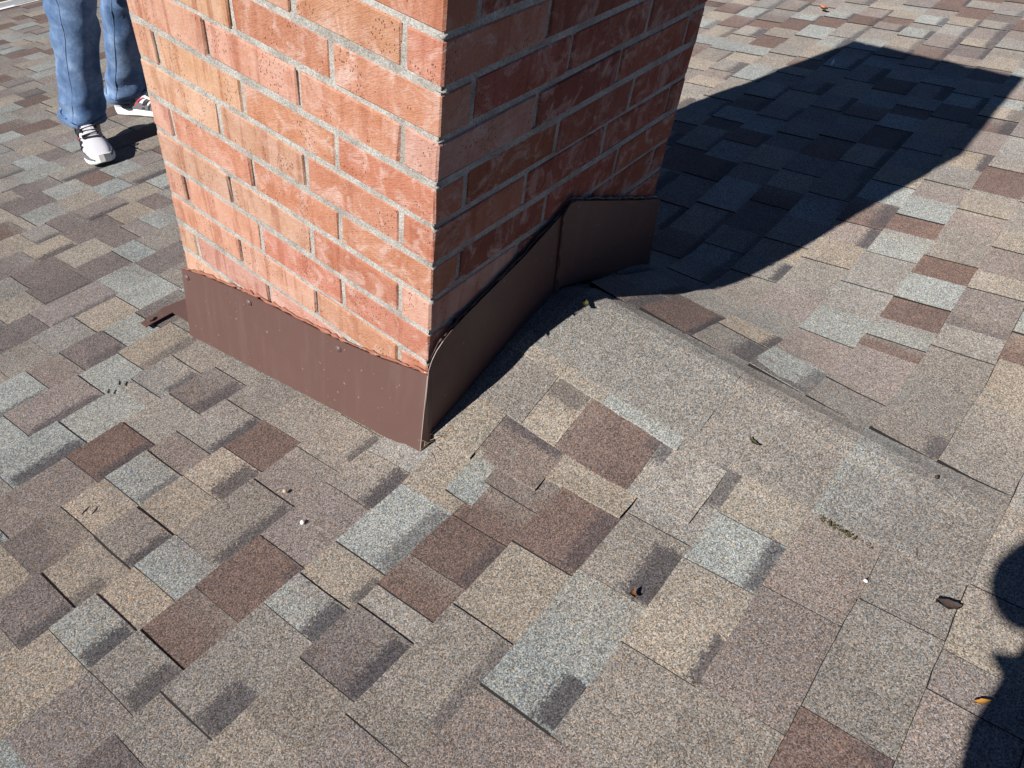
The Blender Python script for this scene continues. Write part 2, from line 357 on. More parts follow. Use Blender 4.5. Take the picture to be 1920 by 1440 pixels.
e(-7, -9, -6.1, 'G', 0); e(-7, -6.1, -3.75, 'P', 2, (0, 1)); e(-7, -3.75, -2.3, 'G'); e(-7, -2.3, -0.25, 'B', 2, (0, 1)); e(-7, -0.25, 1.2, 'M')
e(-8, -8, -4.6, 'G', 1, (0, 1)); e(-8, -4.6, -3.4, 'P'); e(-8, -3.4, -1.9, 'D', 2, (0.1, 1)); e(-8, -1.9, -0.55, 'G'); e(-8, -0.55, 1.2, 'D', 2)
for t in [(-9, -3.6, -2.0, 'L', 2), (-9, -2.0, -0.3, 'B', 0), (-9, -0.2, 1.4, 'G', 2), (-10, -0.1, 1.5, 'G', 1), (-12, -1.8, 0.0, 'D', 2), (-12, 0.2, 1.8, 'B', 1), (-11, -0.2, 1.55, 'D', 0), (-11, 1.7, 2.6, 'G', 2),
          (-14, 1.4, 2.6, 'D', 1), (-14, -1.2, 0.2, 'B', 1), (-15, -0.5, 0.6, 'N', 1), (-16, 5.9, 7.4, 'G', 1), (-13, 3.4, 4.8, 'B', 1), (-12, 3.8, 4.9, 'G', 2), (-13, 4.8, 5.8, 'D', 2), (-14, 4.7, 6.3, 'B', 0),
          (-15, 2.7, 4.4, 'B', 1), (-16, 3.1, 4.7, 'G', 1), (-15, 1.1, 2.7, 'G', 2), (-16, 1.1, 3.0, 'D', 1), (-17, 2.3, 4.2, 'D', 0), (-18, 3.2, 5.3, 'G', 1), (-19, 4.0, 5.2, 'G', 1), (-18, 5.4, 7.6, 'P', 0), (-13, 1.2, 3.3, 'D', 0), (-10, 1.7, 3.6, 'D', 0),
          # the slope beyond the saddle
          (3, 10.6, 12.4, 'G', 1), (4, 11.5, 12.6, 'G', 1), (4, 10.8, 11.45, 'N', 0), (3, 12.4, 14.3, 'L', 0), (4, 12.6, 14.1, 'N', 0), (4, 14.2, 15.8, 'G', 2), (4, 15.9, 17.2, 'N', 0), (4, 17.3, 19.5, 'M', 1), (4, 19.8, 21.0, 'P', 0), (4, 21.3, 22.8, 'B', 1),
          (3, 14.4, 16.6, 'L', 1), (3, 16.8, 18.4, 'G', 2), (3, 18.5, 19.7, 'N', 0), (3, 19.9, 21.3, 'G', 2), (3, 21.4, 22.9, 'P', 0), (5, 17.0, 18.7, 'P', 0), (5, 18.8, 20.1, 'B', 1), (5, 14.2, 15.7, 'P', 0), (5, 15.8, 16.9, 'B', 1), (5, 13.2, 14.2, 'D', 1), (5, 11.9, 13.2, 'L', 1), (5, 9.9, 11.8, 'M', 0),
          (2, 15.4, 16.9, 'B', 1), (2, 13.2, 15.3, 'L', 0), (2, 11.2, 13.1, 'P', 1), (2, 9.4, 11.1, 'L', 1), (3, 8.4, 10.5, 'P', 0), (4, 8.0, 10.7, 'P', 1), (5, 7.6, 9.8, 'M', 1), (6, 7.2, 9.6, 'M', 0), (6, 9.7, 12.0, 'B', 1), (1, 9.0, 11.0, 'L', 1), (7, 6.1, 9.0, 'L', 1)]:
    e(*t)
tabs = []       # dicts
def add_tab(kind, a0, a1, b0, b1, c, r, band, extra=None):
    cc = COL[c]; j = rnd.uniform(0.9, 1.1); h = rnd.uniform(-0.025, 0.025)
    tint = (cc[0] * (j + h), cc[1] * j, cc[2] * (j - h))
    t2 = COL[rnd.choice('MMPLB')] if (rnd.random() < 0.4 and kind == 'main') else cc
    if kind == 'saddle' and c == 'N': t2 = COL['n']
    tint2 = tuple(0.45 * a + 0.55 * b_ for a, b_ in zip(tint, t2)); bw = rnd.uniform(0.75, 1.5)
    tabs.append(dict(tint2=tint2 if t2 is not cc else tint, bw=bw, kind=kind, a0=a0, a1=a1, b0=b0, b1=b1, tint=tint, r=r, band=band, extra=extra))
by = {}
for t in E_: by.setdefault(t[0], []).append(t)
for k in range(-42, 20):
    ex = sorted(by.get(k, []), key=lambda t: t[1])
    yy = yk(k, 0)
    xlo, xhi = (-17.0, 62.0)
    if yy > 20: xlo = -10
    if yy < -18: xlo = -22
    segs = []; x = xlo - rnd.uniform(0, 2); prev = None; up = rnd.random() < 0.5
    ei = 0
    while x < xhi:
        if ei < len(ex) and x >= ex[ei][1] - 0.35:
            t = ex[ei]; ei += 1
            x0 = x if abs(x - t[1]) < 0.4 else t[1]
            if segs and x0 - segs[-1][1] < 0.4: segs[-1][1] = x0
            segs.append([x0, t[2], t[3], t[4], t[5]]); x = t[2]; up = not t[4]; prev = t[3]; continue
        w = rnd.uniform(1.15, 2.5)
        x1 = x + w
        if ei < len(ex) and x1 > ex[ei][1] - 0.6: x1 = ex[ei][1]
        far = x > 9
        ch = rnd.choices('MPGNBDL', [0.22, 0.17, 0.21, 0.16, 0.14, 0.03, 0.10] if far else [0.24, 0.15, 0.17, 0.08, 0.17, 0.13, 0.08])[0]
        if ch == prev: ch = rnd.choice('MPGBNL')
        segs.append([x, x1, ch, (1 if not far else rnd.choice((1, 1, 2))) if up else 0, (0, 1) if rnd.random() < (0.45 if not far else 0.4) else None]); prev = ch; up = not up; x = x1
    for x0, x1, c, r, b in segs:
        ym = yk(k + 0.5, x0)
        if -11.8 < ym < -0.2:                   # the saddle's cap covers this stretch
            lim0, lim1 = 3.5, 6.52 + rnd.uniform(-0.1, 0.1)
            if ym > -5.3:                       # saddle shingles lie here
                lim0 = 0.9 if ym > -3.5 else 1.75
            if x0 < lim0 < x1: x1 = lim0
            if x1 > lim1 and x0 < lim1 + 0.9 and x0 > lim0 - 0.05: x0 = lim1; r = rnd.choice((0, 1, 1, 2))
            if x0 >= lim0 - 0.05 and x1 <= lim1 + 0.05: continue
            if x1 - x0 < 0.25: continue
        if x0 > 0.4 and x1 < 10.4 and 0.5 < ym < 9.3: continue
        add_tab('main', x0, x1, k, k + 1, c, r, b)
# saddle, near side: courses climb towards its ridge (here x), tabs run along y
def s(x0, x1, y0, y1, c, r=0, b=None, dz=0.0): add_tab('saddle', y0, y1, x0, x1, c, r, b, dz)
s(0.1, 1.6, -1.5, 0.1, 'B', 2); s(0.3, 1.6, -3.45, -1.5, 'n', 0, (0, 1)); s(0.75, 1.6, -5.6, -3.45, 'B', 0)
s(1.55, 3.15, -2.0, 0.1, 'M', 2); s(1.55, 3.15, -3.1, -2.0, 'B', 0, (0, 1)); s(1.55, 3.15, -5.27, -3.1, 'N', 1, (0.0, 0.15)); s(1.55, 3.15, -7.0, -5.27, 'L', 0, (0.8, 1))
s(3.08, 3.6, -3.42, 0.1, 'B', 0, None, 0.03); s(3.08, 3.6, -5.7, -3.42, 'G', 0, None, 0.03)
def cap(x0, x1, y0, y1, c): add_tab('cap', y0, y1, x0, x1, c, 1, None)
cap(3.42, 6.75, -5.9, 0.1, 'l'); cap(3.45, 6.72, -9.1, -5.9, 'c'); cap(3.4, 6.7, -11.5, -9.1, 'c'); tabs[-1]['tint2'] = COL['g']; cap(3.3, 6.7, -12.9, -11.3, 'c')
# a sliver of grey shingle showing below a notch near the flashing corner
add_tab('main', -0.95, 0.42, 0.62, 1.0, 'G', 0, None, 0.09)

def project(p):
    d = Vector(p) - Vector(CAM); z = d.dot(FWD)
    if z < 0.3: return None
    return (960 + 1506.1 * d.dot(RIGHT) / z, 720 - 1506.1 * d.dot(UP) / z)
def tab_geo(T):
    """top surface grid with edges turned down; returns verts, faces, material ids, uv"""
    V, F, M, UVv = [], [], [], []
    a0, a1 = T['a0'], T['a1']; kind = T['kind']; r = T['r']
    flat = not (kind != 'main' or (-13.5 < yk(T['b0'], a0) < 1.5 and a1 > -2 and a0 < 14))
    nu = 2 if flat else max(2, min(6, int((a1 - a0) / 0.6) + 1)); nv = 2 if kind == 'main' else (8 if kind == 'cap' else 3)
    rl = (0, 0.035, 0.055, 0.075)[r]
    q = random.Random(int((a0 * 31 + a1 * 17 + T['b0'] * 7) * 1000))
    b0, b1 = (T['band'] or (0, 1))
    curl = q.uniform(0, 0.02); thick = 0.09 + rl
    bow = q.uniform(-0.02, 0.02)
    for iv in range(nv + 1):
        for iu in range(nu + 1):
            fu = iu / nu; fv = iv / nv
            a = a0 + (a1 - a0) * fu; ju = q.uniform(-0.014, 0.014); jv = q.uniform(-0.016, 0.016) + bow * (4 * fu * (1 - fu))
            if kind == 'main':
                kv = T['b0'] + (T['b1'] - T['b0']) * fv
                x = a + ju; y = yk(kv, a) + jv
                if fv == 1: y -= 0.22
                lift = (0.10 + rl + curl * (1 if 0 < fu < 1 else 0.4)) * (1 - fv) + (0.005 + rl * 0.8) * fv + (T['extra'] or 0)
                z = surf(x, y) + lift
            else:
                y = a + ju; x = T['b0'] + (T['b1'] - T['b0']) * fv + jv
                if kind == 'saddle':
                    if fv == 1: x += 0.15
                    lift = ((0.18 if T['b0'] < 1 else 0.12) + rl * 0.6) * (1 - fv) + (0.07 + rl * 0.6) * fv + (T['extra'] or 0)
                else:
                    lift = 0.15 if fv < 0.8 else (0.06 if fv < 0.95 else 0.02)
                    if a < -12: lift *= max(0.35, 1 - (-12 - a) * 0.5)
                z = surf(x, y) + lift
            V.append((x, y, z)); UVv.append(((fu - b0) / max(1e-3, b1 - b0), 1 - (1 - fv) * T['bw']))
    n1 = nu + 1
    for iv in range(nv):
        for iu in range(nu):
            i = iv * n1 + iu; f = (i, i + 1, i + n1 + 1, i + n1)
            F.append(f if kind != 'main' else f[::-1]); M.append(0)
    loop = [i for i in range(n1)] + [iv * n1 + nu for iv in range(1, nv + 1)] + [nv * n1 + iu for iu in range(nu - 1, -1, -1)] + [iv * n1 for iv in range(nv - 1, 0, -1)]
    base = len(V)
    lip = (0.0, 0.03, 0.045, 0.075)[r] * q.uniform(0.6, 1.3)
    for i in loop:
        ox = oy = 0.0
        if kind == 'main' and i % n1 == 0: ox = -lip * q.uniform(0.7, 1.2)
        if kind == 'saddle' and i % n1 == 0: oy = -lip * 0.6
        V.append((V[i][0] + ox, V[i][1] + oy, V[i][2] - thick)); UVv.append(UVv[i])
    L = len(loop)
    for j in range(L):
        j2 = (j + 1) % L; f = (loop[j], base + j, base + j2, loop[j2])
        F.append(f if kind != 'main' else f[::-1]); M.append(0 if (kind != 'main' and j >= L - 1 - 0 - 0 and False) or (kind != 'main' and (j < nu or nu + nv <= j < 2 * nu + nv)) else 1)
    # orient the top upwards
    p = [Vector(V[i]) for i in F[0]]
    if (p[1] - p[0]).cross(p[2] - p[0]).z < 0: F = [f[::-1] for f in F]
    return V, F, M, UVv
def finish_tabs(name, geos, parent, kind=None):
    V, F, M, UVv, T = [], [], [], [], []
    for (v, f, m_, uv), t in geos:
        o = len(V); V += [W(*p) for p in v]; F += [tuple(i + o for i in ff) for ff in f]; M += m_; UVv += uv
        al = min(1.0, 0.6 + 0.5 * (t['bw'] * 7.3 % 1.0)) if t['band'] else 0.0; b0_, b1_ = t['band'] or (0, 1)
        for k in range(len(v)):
            w = max(0.0, min(1.0, (uv[k][0] * (b1_ - b0_) + b0_) * 1.6 - 0.6)); T.append((*[a * (1 - w) + b_ * w for a, b_ in zip(t['tint'], t['tint2'])], al))
    ob = mesh_obj(name, V, F, [MAT_SHINGLE, MAT_ASPHALT], parent, M)
    me = ob.data
    ca = me.color_attributes.new('tint', 'FLOAT_COLOR', 'POINT'); ca.data.foreach_set('color', np.array(T, np.float32).ravel())
    ul = me.uv_layers.new(name='tab'); idx = np.zeros(len(me.loops), np.int32); me.loops.foreach_get('vertex_index', idx)
    ul.data.foreach_set('uv', np.array(UVv, np.float32)[idx].ravel())
    if kind: ob['kind'] = kind
    return ob
CH_L = [(243, 0), (345, 505), (357, 620), (785, 843), (1045, 530), (1210, 500), (1328, 0)]
def inside(p, poly):
    c = False; n = len(poly)
    for i in range(n):
        (x1, y1), (x2, y2) = poly[i], poly[(i + 1) % n]
        if (y1 > p[1]) != (y2 > p[1]) and p[0] < (x2 - x1) * (p[1] - y1) / (y2 - y1) + x1: c = not c
    return c
scored = []
for T in tabs:
    g = tab_geo(T); pts = [project(p) for p in g[0][:-1]]
    area = 0
    if all(pts):
        cx = sum(p[0] for p in pts) / len(pts); cy = sum(p[1] for p in pts) / len(pts)
        x0, x1 = max(0, min(p[0] for p in pts)), min(1920, max(p[0] for p in pts)); y0, y1 = max(0, min(p[1] for p in pts)), min(1440, max(p[1] for p in pts))
        if x1 > x0 and y1 > y0 and not (inside((cx, cy), CH_L) and T['kind'] == 'main'): area = (x1 - x0) * (y1 - y0)
    scored.append((area, g, T))
scored.sort(key=lambda t: -t[0])
for a, g, T in scored[:298]: finish_tabs('shingle', [(g, T)], roof)
finish_tabs('shingles', [(g, T) for a, g, T in scored[298:]], roof, 'stuff')

# ------------------------------------------------------------------ chimney
chimney = bpy.data.objects.new('chimney', None); col.objects.link(chimney); chimney.location = (0, 0, 0)
tag(chimney, 'square red brick chimney rising through the shingle roof with brown metal flashing round its foot', 'chimney')
CX, CY, ZT = 10.8, 10.0, 9.8
J = 0.063
LEFT_E = [0.95, 3.93, 6.99, CY + J]; LEFT_O = [2.88, 5.95, 9.12, CY + J]
RIGHT_O = [0.95, 4.28, 7.61, CX + J]; RIGHT_E = [3.23, 6.61, 9.99, CX + J]
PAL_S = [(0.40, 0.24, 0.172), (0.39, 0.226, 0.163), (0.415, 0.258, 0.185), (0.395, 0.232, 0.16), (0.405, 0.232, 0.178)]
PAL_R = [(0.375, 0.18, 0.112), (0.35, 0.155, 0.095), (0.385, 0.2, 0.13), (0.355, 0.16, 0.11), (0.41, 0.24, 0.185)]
PAL_SHADE = [(0.27, 0.086, 0.055), (0.24, 0.076, 0.05), (0.285, 0.1, 0.062), (0.26, 0.087, 0.062), (0.22, 0.074, 0.053)]  # right-face bricks, darker and redder: that side's shade is put into their colour
def brick_geo(x0, x1, y0, y1, z0, z1, q):
    """a worn brick: chamfered box with uneven corners"""
    c = 0.035; V, F = [], []
    j = lambda a: a + q.uniform(-0.02, 0.02)
    idx = {}
    for ix, X in enumerate((x0, x1)):
        for iy, Y in enumerate((y0, y1)):
            for iz, Z in enumerate((z0, z1)):
                sx, sy, sz = (1 if ix == 0 else -1), (1 if iy == 0 else -1), (1 if iz == 0 else -1)
                cx, cy, cz = c * q.uniform(0.6, 1.8), c * q.uniform(0.6, 1.8), c * q.uniform(0.6, 1.8)
                bx, by_, bz = X + q.uniform(-0.012, 0.012), Y + q.uniform(-0.012, 0.012), j(Z)
                for ax, p in enumerate(((bx, by_ + sy * cy, bz + sz * cz), (bx + sx * cx, by_, bz + sz * cz), (bx + sx * cx, by_ + sy * cy, bz))):
                    idx[(ix, iy, iz, ax)] = len(V); V.append(p)
    g = lambda *k: idx[k]
    for ix in (0, 1): F.append((g(ix, 0, 0, 0), g(ix, 1, 0, 0), g(ix, 1, 1, 0), g(ix, 0, 1, 0)))
    for iy in (0, 1): F.append((g(0, iy, 0, 1), g(1, iy, 0, 1), g(1, iy, 1, 1), g(0, iy, 1, 1)))
    for iz in (0, 1): F.append((g(0, 0, iz, 2), g(1, 0, iz, 2), g(1, 1, iz, 2), g(0, 1, iz, 2)))
    for ix in (0, 1):
        for iy in (0, 1): F.append((g(ix, iy, 0, 0), g(ix, iy, 1, 0), g(ix, iy, 1, 1), g(ix, iy, 0, 1)))
        for iz in (0, 1): F.append((g(ix, 0, iz, 0), g(ix, 1, iz, 0), g(ix, 1, iz, 2), g(ix, 0, iz, 2)))
    for iy in (0, 1):
        for iz in (0, 1): F.append((g(0, iy, iz, 1), g(1, iy, iz, 1), g(1, iy, iz, 2), g(0, iy, iz, 2)))
    for ix in (0, 1):
        for iy in (0, 1):
            for iz in (0, 1): F.append((g(ix, iy, iz, 0), g(ix, iy, iz, 1), g(ix, iy, iz, 2)))
    ctr = Vector(((x0 + x1) / 2, (y0 + y1) / 2, (z0 + z1) / 2)); out = []
    for f in F:
        p = [Vector(V[i]) for i in f]
        n = (p[1] - p[0]).cross(p[2] - p[0])
        out.append(f if n.dot(p[0] - ctr) > 0 else f[::-1])
    return V, out
brick_list = []
def add_brick(x0, x1, y0, y1, i, face, q):
    o = q.uniform(-0.02, 0.02) if x1 - x0 > 0 else 0
    z0, z1 = -i - 1 + J * q.uniform(0.7, 1.2), -i - J * q.uniform(0.7, 1.2)
    pal = PAL_SHADE if face == 'right' else PAL_R if face == 'corner' else PAL_R if (face == 'right' or q.random() < (0.7 if y0 < 3.2 and face != 'far' else 0.03)) else PAL_S
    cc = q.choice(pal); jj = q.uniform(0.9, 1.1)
    rough = q.uniform(0.6, 1.0) if pal is not PAL_S else q.uniform(0.0, 0.3)
    if face == 'left': x0 += o * 0.7
    if face == 'right': y0 += o * 0.7
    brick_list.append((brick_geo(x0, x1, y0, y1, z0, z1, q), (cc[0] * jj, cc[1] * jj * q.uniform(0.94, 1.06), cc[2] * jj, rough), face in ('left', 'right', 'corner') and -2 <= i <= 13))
D = 1.36
for i in range(-10, 17):
    q = random.Random(100 + i); ev = i % 2 == 0
    Ls = LEFT_E if ev else LEFT_O; Rs = RIGHT_E if ev else RIGHT_O
    add_brick(0, Rs[0] - J, 0, Ls[0] - J, i, 'corner', q)
    for a, b_ in zip(Ls[:-1], Ls[1:]):
        last = b_ > CY
        if last and not ev: add_brick(0, 2.9, a + J, b_ - J, i, 'left', q)      # header end of a brick lying along the far side
        else: add_brick(0, (0.93 if last else D), a + J, b_ - J, i, 'left', q)
    for a, b_ in zip(Rs[:-1], Rs[1:]):
        last = b_ > CX
        if last and ev: add_brick(a + J, b_ - J, 0, 2.9, i, 'right', q)
        else: add_brick(a + J, b_ - J, 0, (0.93 if last else D), i, 'right', q)
    # (far sides)
    xs = ([1.0, 4.2, 7.4, CX] if ev else [2.95, 6.2, 9.8, CX])
    for a, b_ in zip(xs[:-1], xs[1:]): add_brick(a + J, b_ - J if b_ < CX else CX, CY - 0.9, CY, i, 'far', q)
    ys = ([2.95, 6.0, CY - 0.95] if ev else [1.0, 4.0, 7.0, CY - 0.95])
    for a, b_ in zip(ys[:-1], ys[1:]): add_brick(CX - 0.9, CX, a + J, b_ - J, i, 'far', q)
def bricks_obj(name, L, kind=None):
    V, F, T = [], [], []
    for (v, f), t, _ in L:
        o = len(V); V += [W(*p) for p in v]; F += [tuple(k + o for k in ff) for ff in f]; T += [t] * len(v)
    ob = mesh_obj(name, V, F, MAT_BRICK, chimney)
    ca = ob.data.color_attributes.new('tint', 'FLOAT_COLOR', 'POINT'); ca.data.foreach_set('color', np.array(T, np.float32).ravel())
    if kind: ob['kind'] = kind
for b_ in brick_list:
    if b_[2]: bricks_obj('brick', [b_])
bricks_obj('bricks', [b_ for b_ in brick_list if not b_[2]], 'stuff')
V, F = [], []
loft_geo(V, F, [[W(x, y, z) for x, y in ((i, i), (CX - i, i), (CX - i, CY - i), (i, CY - i))] for i, z in ((0.03, ZT - 0.12), (0.03, ZT + 0.02), (3.2, ZT + 0.5))])
mesh_obj('crown', V, F, MAT_CONC, chimney)

V, F = [], []; q = random.Random(77)
box_geo(V, F, 0.14, CX - 0.14, 0.14, CY - 0.14, -17.5, ZT - 0.1)
for i in range(-9, 17):
    r0 = q.uniform(0.005, 0.035); box_geo(V, F, r0, CX - r0, r0 + 0.004, CY - r0, -i - 0.1, -i + 0.1)
for i in range(-10, 16):
    ev = i % 2 == 0
    for y in (LEFT_E if ev else LEFT_O)[:-1]:
        r0 = 0.04 if (y < 3.2 or q.random() < 0.5) else q.uniform(0.05, 0.09); box_geo(V, F, r0, 0.9, y - 0.1, y + 0.1, -i - 1.02, -i + 0.02)
    for x in (RIGHT_E if ev else RIGHT_O)[:-1]:
        r0 = q.uniform(0.03, 0.06); box_geo(V, F, x - 0.1, x + 0.1, r0, 0.9, -i - 1.02, -i + 0.02)
mesh_obj('mortar', V, F, MAT_MORTAR, chimney)
# flashing: folded sheets standing off the brick
def sheet(name, outline, nrm, t, mat, parent, cut=True):
    """outline in courses; a plate of thickness t along nrm with a bare upper edge"""
    n = len(outline); V = [W(*p) for p in outline] + [W(p[0] + nrm[0] * t, p[1] + nrm[1] * t, p[2] + nrm[2] * t) for p in outline]
    F = [tuple(range(n)), tuple(range(2 * n - 1, n - 1, -1))] + [((i + 1) % n, i, n + i, n + (i + 1) % n) for i in range(n)]
    o = mesh_obj(name, V, F, [mat, MAT_CUT], parent, [0, 0] + [1 if (cut is True or i in (cut or ())) else 0 for i in range(n)])
    bm = bmesh.new(); bm.from_mesh(o.data); bmesh.ops.recalc_face_normals(bm, faces=bm.faces); bm.to_mesh(o.data); bm.free()
    return o
# along the left face: rises with the roof slope
topL = [(10.12, -10.86), (9.2, -10.52), (8.0, -10.2), (6.76, -9.84), (5.0, -9.52), (2.94, -9.14), (1.4, -8.72), (0.4, -8.36), (-0.12, -8.2)]
botL = [(-0.16, -11.12), (2.5, -11.72), (5.0, -12.34), (7.6, -12.98), (10.2, -13.62)]
lf = sheet('side_flashing', [(-0.10, y, z) for y, z in topL] + [(-0.30, y, z) for y, z in botL], (-1, 0, 0), 0.03, MAT_METAL, chimney, ())
V, F = [], []
sheet('corner_fold', [(-0.13, -0.12, -8.2), (-0.02, -0.15, -8.35), (0.03, -0.17, -9.6), (0.06, -0.2, -10.75), (-0.1, -0.24, -11.0), (-0.33, -0.16, -11.1)], (0, -1, 0), 0.02, MAT_METAL, lf)
# across the back: follows the saddle up and over
A_ = [(-0.13, -8.0), (-0.02, -7.72), (0.12, -7.52), (0.35, -7.34), (0.62, -7.2), (1.15, -7.02), (2.2, -6.74), (3.39, -6.43), (4.3, -6.1), (4.98, -5.84), (5.35, -8.62), (2.6, -9.86), (0.2, -10.98), (-0.16, -10.75), (-0.2, -9.6)]
rf = sheet('saddle_flashing', [(x, -0.15, z) for x, z in A_], (0, -1, 0), 0.014, MAT_METAL, chimney, (0, 1, 2, 13, 14))
B_ = [(4.86, -5.9), (5.1, -5.62), (5.43, -5.68), (8.0, -6.85), (10.86, -8.12), (11.15, -9.4), (11.62, -11.3), (10.4, -10.95), (8.5, -9.98), (6.6, -9.06), (5.45, -8.6), (5.2, -8.66)]
sheet('saddle_flashing', [(x, -0.2, z) for x, z in B_], (0, -1, 0), 0.03, MAT_METAL, chimney, ())
ap = [(-0.9, 12.25), (-0.93, 11.86), (0.13, 11.86), (0.03, 10.4), (0.9, 10.0), (1.3, 12.2), (0.2, 12.42)]
sheet('apron_flashing', [(x, y, main_h(x, y) + 0.23) for x, y in ap], (0, 0, -1), 0.04, MAT_METAL, chimney, False)
def bead(name, pts, r, mat, parent, seed, gap=0.0):
    q = random.Random(seed); V, F = [], []; P = []
    for a, b_ in zip(pts[:-1], pts[1:]):
        n = max(1, int((Vector(b_) - Vector(a)).length / 0.14))
        P += [Vector(a).lerp(Vector(b_), k / n) for k in range(n)]
    P.append(Vector(pts[-1]))
    P = [p + Vector((q.uniform(-.02, .02), q.uniform(-.02, .02), q.uniform(-.03, .03))) for p in P]
    rr = [U * r * q.choice((0.4, 0.7, 0.9, 1.0, 1.0, 1.2, 1.9)) for _ in P]
    tube_geo(V, F, [W(*p) for p in P], 0, 6, rr); return mesh_obj(name, V, F, mat, parent, smooth=True)
bead('sealant', [(-0.05, y, z + 0.015) for y, z in topL], 0.04, MAT_SEAL, chimney, 3)
bead('sealant', [(x, -0.1, z + 0.03) for x, z in A_[1:10]], 0.028, MAT_SEALD, chimney, 4)
bead('sealant', [(x, -0.12, z + 0.04) for x, z in B_[1:5]], 0.03, MAT_SEALD, chimney, 5)
bead('sealant', [(4.9, -0.21, -6.0), (5.05, -0.23, -7.2), (5.25, -0.23, -8.5)], 0.022, MAT_SEALD, chimney, 6)
def screw(y, z):
    V, F = [], []
    tube_geo(V, F, [W(-0.11, y, z), W(-0.17, y, z), W(-0.21, y, z)], 0, 8, [U * 0.11, U * 0.11, U * 0.05]); mesh_obj('screw', V, F, MAT_SCREW, chimney)
for y, z in ((9.85, -11.02), (6.75, -10.12), (3.0, -9.42)): screw(y, z)
V, F = [], []; zz = main_h(-0.6, 12.05) + 0.28
tube_geo(V, F, [W(-0.6, 12.08, zz - 0.03), W(-0.6, 12.08, zz + 0.05)], U * 0.12, 8); mesh_obj('screw', V, F, MAT_SCREW, chimney)
# mortar squeezed out at the near corner's bed joints
for i in range(0, 9):
    q = random.Random(i); bead('mortar_smear', [(0.02, 0.1, -i + 0.02), (-0.02, -0.02, -i), (0.12, -0.03, -i - 0.02 + q.uniform(0, .04))], 0.03, MAT_MORTAR, chimney, 40 + i)

# ------------------------------------------------------------------ loose things on the roof
def on(x, y, d=0.0): return surf(x, y) + d
def pebble(x, y, r, lift, label, mat, cat='pebble', name='pebble'):
    bm = bmesh.new(); bmesh.ops.create_icosphere(bm, subdivisions=2, radius=1)
    q = random.Random(int(x * 100)); ax = [q.uniform(0.8, 1.25) for _ in range(3)]; ax[2] *= 0.7
    for v in bm.verts:
        k = 1 + q.uniform(-0.08, 0.08); v.co = Vector((v.co.x * ax[0] * k, v.co.y * ax[1] * k, v.co.z * ax[2] * k)) * r * U
    o = bm_obj(name, bm, mat, smooth=True); o.location = W(x, y, on(x, y, lift + r * 0.55)); return tag(o, label, cat)
def leaf(x, y, L, wd, ang, lift, label, mat, curl=0.25, cat='leaf', name='dry_leaf'):
    V, F = [], []; n = 7; q = random.Random(int(x * 77))
    for side in (0, 1):
        for i in range(n):
            t = i / (n - 1); w_ = wd * math.sin(math.pi * min(1, t * 0.93 + 0.04)) ** 0.8
            for s_ in (-1, 0, 1):
                V.append(((t - 0.5) * L, s_ * w_ * 0.5 * q.uniform(0.7, 1.15), q.uniform(-.012, .012) + curl * L * (4 * (t - 0.5) ** 2) * 0.5 + abs(s_) * wd * 0.25 + (0.012 if side else 0)))
    for side in (0, 1):
        o = side * n * 3
        for i in range(n - 1):
            for k in range(2):
                f = (o + i * 3 + k, o + i * 3 + k + 1, o + i * 3 + k + 4, o + i * 3 + k + 3); F.append(f if side else f[::-1])
    V = [tuple(c * U for c in v) for v in V]
    ob = mesh_obj(name, V, F, mat, smooth=True); ob.location = W(x, y, on(x, y, lift)); ob.rotation_euler = (0.1, 0.12, ang)
    return tag(ob, label, cat)
L_DK = make_plain('dead_leaf', (0.05, 0.035, 0.03), 0.8, 0.2, 300, 0.5)
L_YL = make_plain('yellow_leaf', (0.42, 0.2, 0.04), 0.7, 0.3, 200, 0.4)
L_BR = make_plain('brown_leaf', (0.12, 0.06, 0.03), 0.8, 0.2, 300, 0.5)
L_GR = make_plain('olive_leaf', (0.06, 0.06, 0.02), 0.8, 0.2, 300, 0.5)
L_WH = make_plain('white_stone', (0.75, 0.73, 0.7), 0.7, 0.3, 200, 0.1)
L_OR = make_plain('orange_leaf', (0.45, 0.16, 0.06), 0.7, 0.3, 100, 0.3)
leaf(2.4, -12.28, 0.5, 0.26, 1.9, 0.18, 'dark curled leaf on grey shingles close to the shadow on the right', L_DK)
leaf(0.55, -13.35, 0.34, 0.1, 2.3, 0.2, 'yellow leaf sliver at the edge of the lower right shadow', L_YL, 0.1)
leaf(-1.04, -7.0, 0.22, 0.17, 0.6, 0.2, 'small brown leaf beside a dark shingle band right of the chimney corner', L_BR, 0.5)
leaf(-6.75, 5.51, 0.3, 0.06, 0.4, 0.2, 'dark twig sliver on a tan shingle at the lower left', L_DK, 0.05, 'twig', 'twig')
leaf(-3.23, 9.7, 0.24, 0.09, 1.0, 0.2, 'black leaf scrap on pale grey shingles left of the flashing, the upper of two', L_DK, 0.2)
leaf(-3.66, 9.63, 0.2, 0.08, 0.8, 0.2, 'thin black leaf scrap on pale grey shingles left of the flashing, the lower of two', L_DK, 0.2)
leaf(4.98, -1.35, 0.32, 0.2, 0.8, 0.36, 'olive leaf lodged in the shade at the foot of the saddle flashing', L_GR, 0.5)
leaf(4.1, -7.14, 0.3, 0.1, 1.2, 0.3, 'thin olive leaf on the smooth grey saddle cap', L_GR, 0.3)
leaf(45.05, 6.44, 0.7, 0.45, 1.2, 0.25, 'orange leaf far up the sunlit shingles at the top of the picture', L_OR, 0.3)
pebble(-3.75, 0.6, 0.07, 0.1, 'white pebble on mixed grey shingles left of the chimney corner', L_WH)
pebble(2.12, -10.77, 0.04, 0.15, 'tiny pale stone on plain grey shingles at the right', L_WH)
